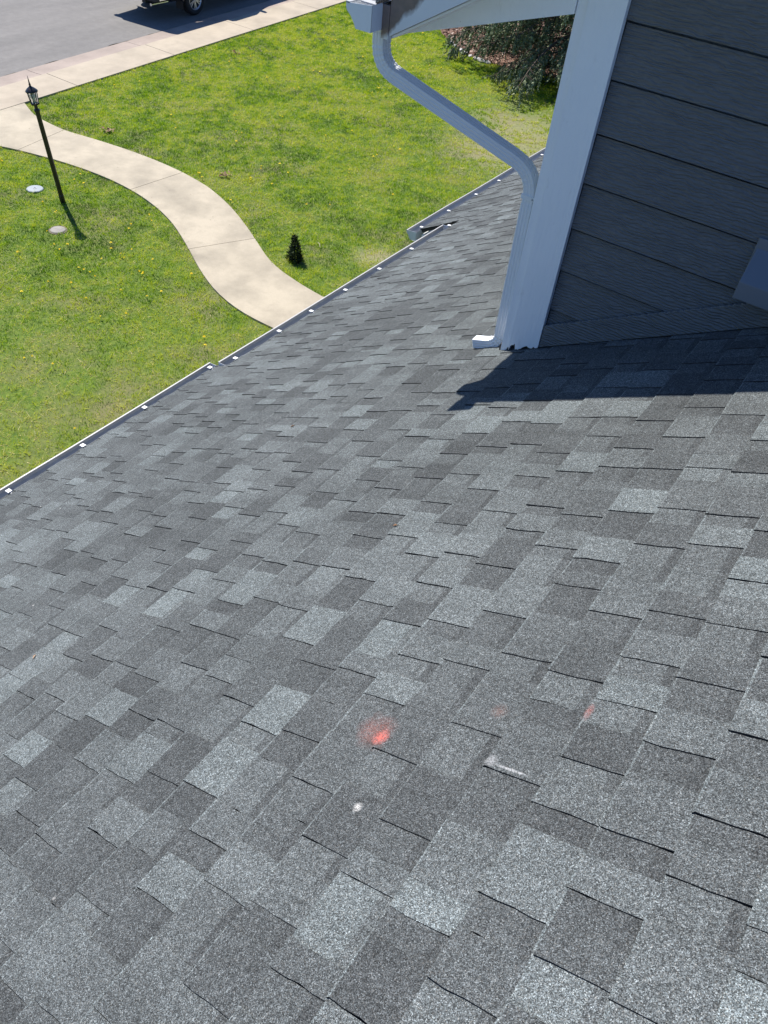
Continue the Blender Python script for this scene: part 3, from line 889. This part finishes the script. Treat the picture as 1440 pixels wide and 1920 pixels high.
co[:,0] = np.c_[X-wx, Y-wy, np.zeros(n)-.004]; co[:,1] = np.c_[X+wx, Y+wy, np.zeros(n)-.004]; co[:,2] = np.c_[X+dx, Y+dy, hgt]
tone = .61 + .42*(n1-.5) + .52*(n2-.5) + .62*(n3-.5) + .78*(n4-.5) + rng.normal(0, .13, n)
straw_p = np.clip(.055 + .34*(n3*n4 > .33)*(n2 > .40) + .75*thin*(n4*.55+n3*.45 < .50) + .10*thin, 0, .85)
straw_p = np.clip(straw_p + .34*np.exp(-(((X-8.3)/2.2)**2 + ((Y+3.9)/2.0)**2))*(n3 > .42), 0, .8)
isstraw = rng.random(n) < straw_p
tone = np.clip(tone, .02, .80)
tone[isstraw] = rng.uniform(.82, 1.0, isstraw.sum())
lay = isstraw; co[lay,2,2] *= .45
me = bpy.data.meshes.new('grass')
me.vertices.add(3*n); me.loops.add(3*n); me.polygons.add(n)
me.vertices.foreach_set('co', co.ravel())
me.loops.foreach_set('vertex_index', np.arange(3*n, dtype=np.int32))
me.polygons.foreach_set('loop_start', np.arange(0, 3*n, 3, dtype=np.int32))
at = me.attributes.new('tone', 'FLOAT', 'FACE'); at.data.foreach_set('value', tone.astype(np.float32))
me.materials.append(M['grass']); me.update(); me.validate()
go = bpy.data.objects.new('grass', me); C.objects.link(go)
tag(go, 'sunny spring lawn of short green grass flecked with straw', 'grass', kind='stuff')

# dandelions: one flower head on a short stem, copied
FLW = [(14.09,-8.3), (14.01,-8.28), (15.78,-12.49), (15.61,-13.08), (15.16,-15.94), (14.93,-19.32), (15.04,-19.33), (14.3,-17.84), (13.44,-18.8), (14.75,-17.47), (12.1,-13.92), (12.73,-13.15), (12.13,-12.55), (11.76,-12.16), (13.08,-11.75), (13.63,-12.16), (11.15,-10.5), (11.21,-10.52), (9.96,-10.08), (10.35,-11.04), (10.41,-11.95), (10.57,-11.59), (8.89,-10.93), (8.6,-11.25), (10.02,-11.74), (9.27,-12.73), (11.77,-16.76), (11.51,-16.79), (11.71,-17.12), (12.51,-21.1), (12.13,-19.22), (11.86,-19.62), (11.54,-19.69), (11.99,-17.85), (11.34,-16.87), (11.73,-17.08), (11.09,-19.99), (13.59,-21.93), (14.87,-19.32), (14.43,-19.2), (13.39,-18.72), (12.59,-8.9), (12.27,-8.71), (12.15,-7.73), (11.68,-7.62), (11.02,-6.38), (10.81,-6.91), (10.66,-7.05), (9.97,-6.7), (9.88,-6.72), (9.93,-7.11), (10.09,-7.44), (9.84,-7.42), (9.83,-7.64), (9.23,-7.25), (9.17,-7.27), (9.37,-7.66), (9.99,-5.68), (9.94,-6.11), (9.68,-6.32), (9.19,-6.19), (9.6,-6.7), (9.02,-6.69), (8.46,-6.3), (8.54,-7.06), (10.54,-8.67), (8.57,-4.77), (10.4,-8.09), (7.22,-6.62), (6.97,-4.16), (12.97,-15.6), (13.37,-16.9), (13.95,-15.57), (15.27,-16.46), (11.44,-15.27), (10.5,-14.44), (10.7,-13.77), (9.36,-14.4), (9.33,-13.62), (11.24,-7.11), (8.6,-7.75), (9.92,-11.16), (8.01,-12.44), (8.22,-4.83), (8.67,-6.01), (7.06,-6.48)]
YEL = simple('dandelion_yellow', (.90,.70,.015), .7, 0, .1, 60)
STEMM = simple('dandelion_stem', (.10,.17,.03), .7)
dm = MB()
dm.lathe([(.004,-.072),(.004,-.004)], seg=5, mi=1)
for ring, (rr, zz) in enumerate([(.024,.0),(.017,.008),(.009,.012)]):
    for i in range(12):
        a = 2*math.pi*(i+.5*ring)/12
        dm.face([(.004*math.cos(a+1.2), .004*math.sin(a+1.2), zz-.003), (rr*math.cos(a-.2), rr*math.sin(a-.2), zz), (rr*1.12*math.cos(a), rr*1.12*math.sin(a), zz+.003), (rr*math.cos(a+.2), rr*math.sin(a+.2), zz)], 0)
dand = None
for (x, y) in FLW:
    for q in range(random.choice([1,1,1,2,2])):
        if dand is None: dand = o = dm.build('dandelion', [YEL, STEMM])
        else:
            o = dand.copy(); C.objects.link(o)
        s = random.uniform(.55, 1.0)
        jx, jy = (0, 0) if q == 0 else (random.gauss(0,.12), random.gauss(0,.12))
        o.location = (x+jx, y+jy, random.uniform(.055,.075)); o.scale = (s, s, 1.0)
        o.rotation_euler = (random.gauss(0,.25), random.gauss(0,.25), random.uniform(0,6))
        tag(o, 'small yellow dandelion flower open in the sunlit lawn', 'flower', 'dandelions dotted over the lawn')

# dry leaf clumps and a twig on the lawn
LEAF = tone_mat('dry_leaf', [(0,(.06,.035,.02)),(.5,(.20,.115,.065)),(1,(.38,.26,.17))], .9)
lab = ['curled brown dry leaves caught in the grass near the curved path', 'dark brown dry leaf clump in the open lawn right of the path', 'small dark leaf scrap on the lawn near the sidewalk']
for (x, y, r_, nn), lb in zip([(13.9,-10.68,.13,26),(10.82,-10.85,.10,18),(15.75,-16.4,.09,12)], lab):
    b = MB()
    for i in range(nn):
        p = Vector((random.gauss(0,r_*.5), random.gauss(0,r_*.5), random.uniform(.03,.075))); a = random.uniform(0,6.28); l = random.uniform(.025,.05)
        d = Vector((math.cos(a),math.sin(a),random.gauss(0,.3)))*l; e = Vector((-math.sin(a),math.cos(a),random.gauss(0,.4)))*l*.5; t_ = random.uniform(.2,1)
        b.face([p-d, p-e, p+d, p+e], 0, t_)
    o = b.build('dry_leaf_clump', LEAF); o.location = (x, y, 0); tag(o, lb, 'dry leaves')
# small dry scraps lying on the shingles
for (x, y, l, rz, lb) in [(.967,-1.732,.010,.4,'tiny brown leaf scrap lying on the shingles in mid roof'),
                          (1.86,-.72,.014,2.2,'yellowish straw scrap lying on the shingles at the left of the roof'),
                          (2.12,-2.52,.014,1.1,'tiny dark crumb lying on the roof between the eave and the downspout shoe')]:
    b = MB(); w_ = l*(.22 if 'straw' in lb else .5)
    n_ = Vector((SP, 0, CP)); d = Vector((math.cos(rz)*CP, math.sin(rz), -math.cos(rz)*SP)); e = n_.cross(d)
    up = n_*.004
    b.prism([-d*l, -e*w_+up, d*l, e*w_+up*.5], tuple(n_*.0015), 0, .12 if 'dark' in lb else (.9 if 'straw' in lb else .4))
    o = b.build('leaf_scrap', LEAF); o.location = Vector((x, y, roofz(x))) + n_*.011; tag(o, lb, 'leaf scrap')
b = MB(); b.tube([(0,0,.06),(.05,-.06,.065),(.12,-.1,.06)], [.006,.006,.004], 5)
o = b.build('twig', simple('pale_twig', (.48,.42,.28), .8)); o.location = (7.72,-9.86,0); tag(o, 'short pale twig lying in the grass beside the small conifer', 'twig')

# ------------------------------------------------------------------ pickup truck at the kerb
def truck():
    paint = NT('black_car_paint'); paint.color((.008,.010,.016)); paint.set(.22); paint.b.inputs['Coat Weight'].default_value = .6; paint = paint.m
    plastic = simple('black_plastic', (.014,.014,.015), .6)
    tyre = simple('tyre_rubber', (.016,.016,.017), .85)
    alloy = simple('silver_alloy', (.55,.56,.58), .3, .75, .05)
    chrome = simple('chrome', (.75,.76,.78), .12, 1.0, .02)
    glass = NT('dark_car_glass'); glass.color((.01,.012,.015)); glass.set(.05); glass = glass.m
    lens = simple('red_lens', (.35,.01,.012), .2)
    GZ = 0.0
    r = empty('pickup_truck', (19.74, -18.03, GZ)); tag(r, 'black pickup truck with a silver alloy wheel, parked on the street along the kerb', 'truck')
    r.rotation_euler = (0, 0, math.atan2(.0754, 1.0))
    # local: x- is the pavement side, y+ the tail; rear axle at y = 0
    HW = .95; WR = .38; AX = -3.35
    def arch(yc, n=10, R=.47):
        return [(yc + R*math.cos(a), .38 + R*math.sin(a)) for a in np.linspace(-.05, math.pi+.05, n)]
    # side profile of the lower body, tail to nose
    low = [(1.38,.62)] + [(1.38,1.34),(1.33,1.40)] + [(-.72,1.40)] + [(-.80,1.34),(-2.45,1.26)] + [(-2.7,1.16),(-3.9,1.08),(-4.12,.98),(-4.15,.55)]
    bot = [(-4.0,.42)] + [(y,z) for y,z in reversed(arch(AX))][::1] + [(-2.8,.40)] + [(.0-.52,.40)] + [(y,z) for y,z in reversed(arch(0.0))] + [(.6,.52)]
    poly = low + bot
    b = MB(); b.prism([(-HW,y,z) for y,z in poly], (.10,0,0)); b.prism([(HW-.10,y,z) for y,z in poly], (.10,0,0))
    b.box(-HW+.10, HW-.10, -.78, 1.30, .64, .76); b.box(-HW+.10, HW-.10, 1.31, 1.375, .60, 1.38)
    b.hexa([(-HW+.1,-4.14,.45),(HW-.1,-4.14,.45),(HW-.1,-2.5,.45),(-HW+.1,-2.5,.45),(-HW+.1,-4.12,1.0),(HW-.1,-4.12,1.0),(HW-.1,-2.5,1.19),(-HW+.1,-2.5,1.19)])
    b.box(-HW+.1, HW-.1, -2.5, -.78, .42, 1.20)
    b.build('body', paint, r, bevel=.02)
    c = MB()
    cab = [(-.80,1.30),(-.86,1.90),(-1.0,1.97),(-1.95,1.95),(-2.62,1.22)]
    ins = .12
    rr = []
    for sx in (-1, 1):
        rr.append([(sx*(HW - (.04 if z < 1.3 else .17)), y, z) for y, z in cab])
    c.rings(rr); c.build('cab', paint, r, bevel=.03)
    g = MB()
    for sx in (-1, 1):
        def S(y, z): return (sx*(HW-.04-(z-1.22)*.217+.004), y, z)
        g.face([S(-.95,1.36), S(-.98,1.82), S(-1.86,1.82), S(-2.34,1.36)])
    g.face([(-.75,-.806,1.45),(.75,-.806,1.45),(.70,-.852,1.84),(-.70,-.852,1.84)])
    g.face([(-.74,-2.03,1.88),(.74,-2.03,1.88),(.80,-2.56,1.30),(-.80,-2.56,1.30)])
    g.build('window', glass, r)
    bm_ = MB(); bm_.box(-.93,.93,1.385,1.53,.52,.70); bm_.build('rear_bumper', plastic, r, bevel=.03)
    for sx in (-1, 1):
        q = MB(); q.box(sx*.80-.13, sx*.80+.13, 1.382, 1.40, .86, 1.28); q.build('tail_light', lens, r)
        q = MB(); q.box(sx*.72-.17, sx*.72+.17, -4.18, -4.10, .78, .96); q.build('headlight', simple('headlight_lens', (.7,.72,.75), .1), r)
        q = MB(); q.box(sx*1.06-.11, sx*1.06+.11, -2.20, -2.08, 1.27, 1.48); q.build('wing_mirror', plastic, r, bevel=.03)
        for yc in (0.0, AX): 
            q = MB(); q.box(sx*.80-.12, sx*.80+.12, yc+.50, yc+.515, .20, .56); q.build('mud_flap', plastic, r)
            w = empty('wheel'); w.parent = r; w.location = (sx*(HW-.13), yc, WR); w.rotation_euler = (0, sx*math.pi/2, 0)
            t = MB(); t.lathe([(.255,-.115),(.335,-.125),(.368,-.105),(.38,-.07),(.38,.07),(.368,.105),(.335,.125),(.255,.118),(.248,.09)], seg=36); t.build('tyre', tyre, w, smooth=True)
            k = MB()
            prof = [(.252,.118),(.24,.122),(.225,.10),(.215,.03),(.215,-.1)]
            rings_ = [[(a_*math.cos(2*math.pi*i/36), a_*math.sin(2*math.pi*i/36), z_) for i in range(36)] for a_, z_ in prof]
            k.rings(rings_, cap=False)
            k.lathe([(.0,.100),(.055,.100),(.062,.085),(.062,.05)], seg=18)
            for i in range(6):
                a = 2*math.pi*i/6
                for off in (-.16, .16):
                    ca, sa = math.cos(a+off*.55), math.sin(a+off*.55); cb_, sb_ = math.cos(a+off), math.sin(a+off)
                    w_ = .014
                    def Q(rad, cc, ss, side, z): return (rad*cc - side*w_*ss, rad*ss + side*w_*cc, z)
                    k.hexa([Q(.045,ca,sa,-1,.06),Q(.228,cb_,sb_,-1,.07),Q(.228,cb_,sb_,1,.07),Q(.045,ca,sa,1,.06),Q(.045,ca,sa,-1,.095),Q(.228,cb_,sb_,-1,.112),Q(.228,cb_,sb_,1,.112),Q(.045,ca,sa,1,.095)])
            k.build('rim', alloy, w)
            dsk = MB(); dsk.lathe([(.21,-.02),(.21,.0),(.05,.01)], seg=24); dsk.build('brake_disc', plastic, w)
    ax_ = MB(); ax_.tube([(-.8,0,.38),(.8,0,.38)], .05, 10); ax_.tube([(-.8,AX,.38),(.8,AX,.38)], .05, 10); ax_.box(-.5,-.38,-3.6,1.5,.44,.54); ax_.box(.38,.5,-3.6,1.5,.44,.54); ax_.build('chassis', plastic, r)
    ex = MB(); ex.tube([(-.62,-.6,.36),(-.62,.9,.40),(-.64,1.45,.42)], .035, 10); ex.build('exhaust_pipe', chrome, r)
truck()
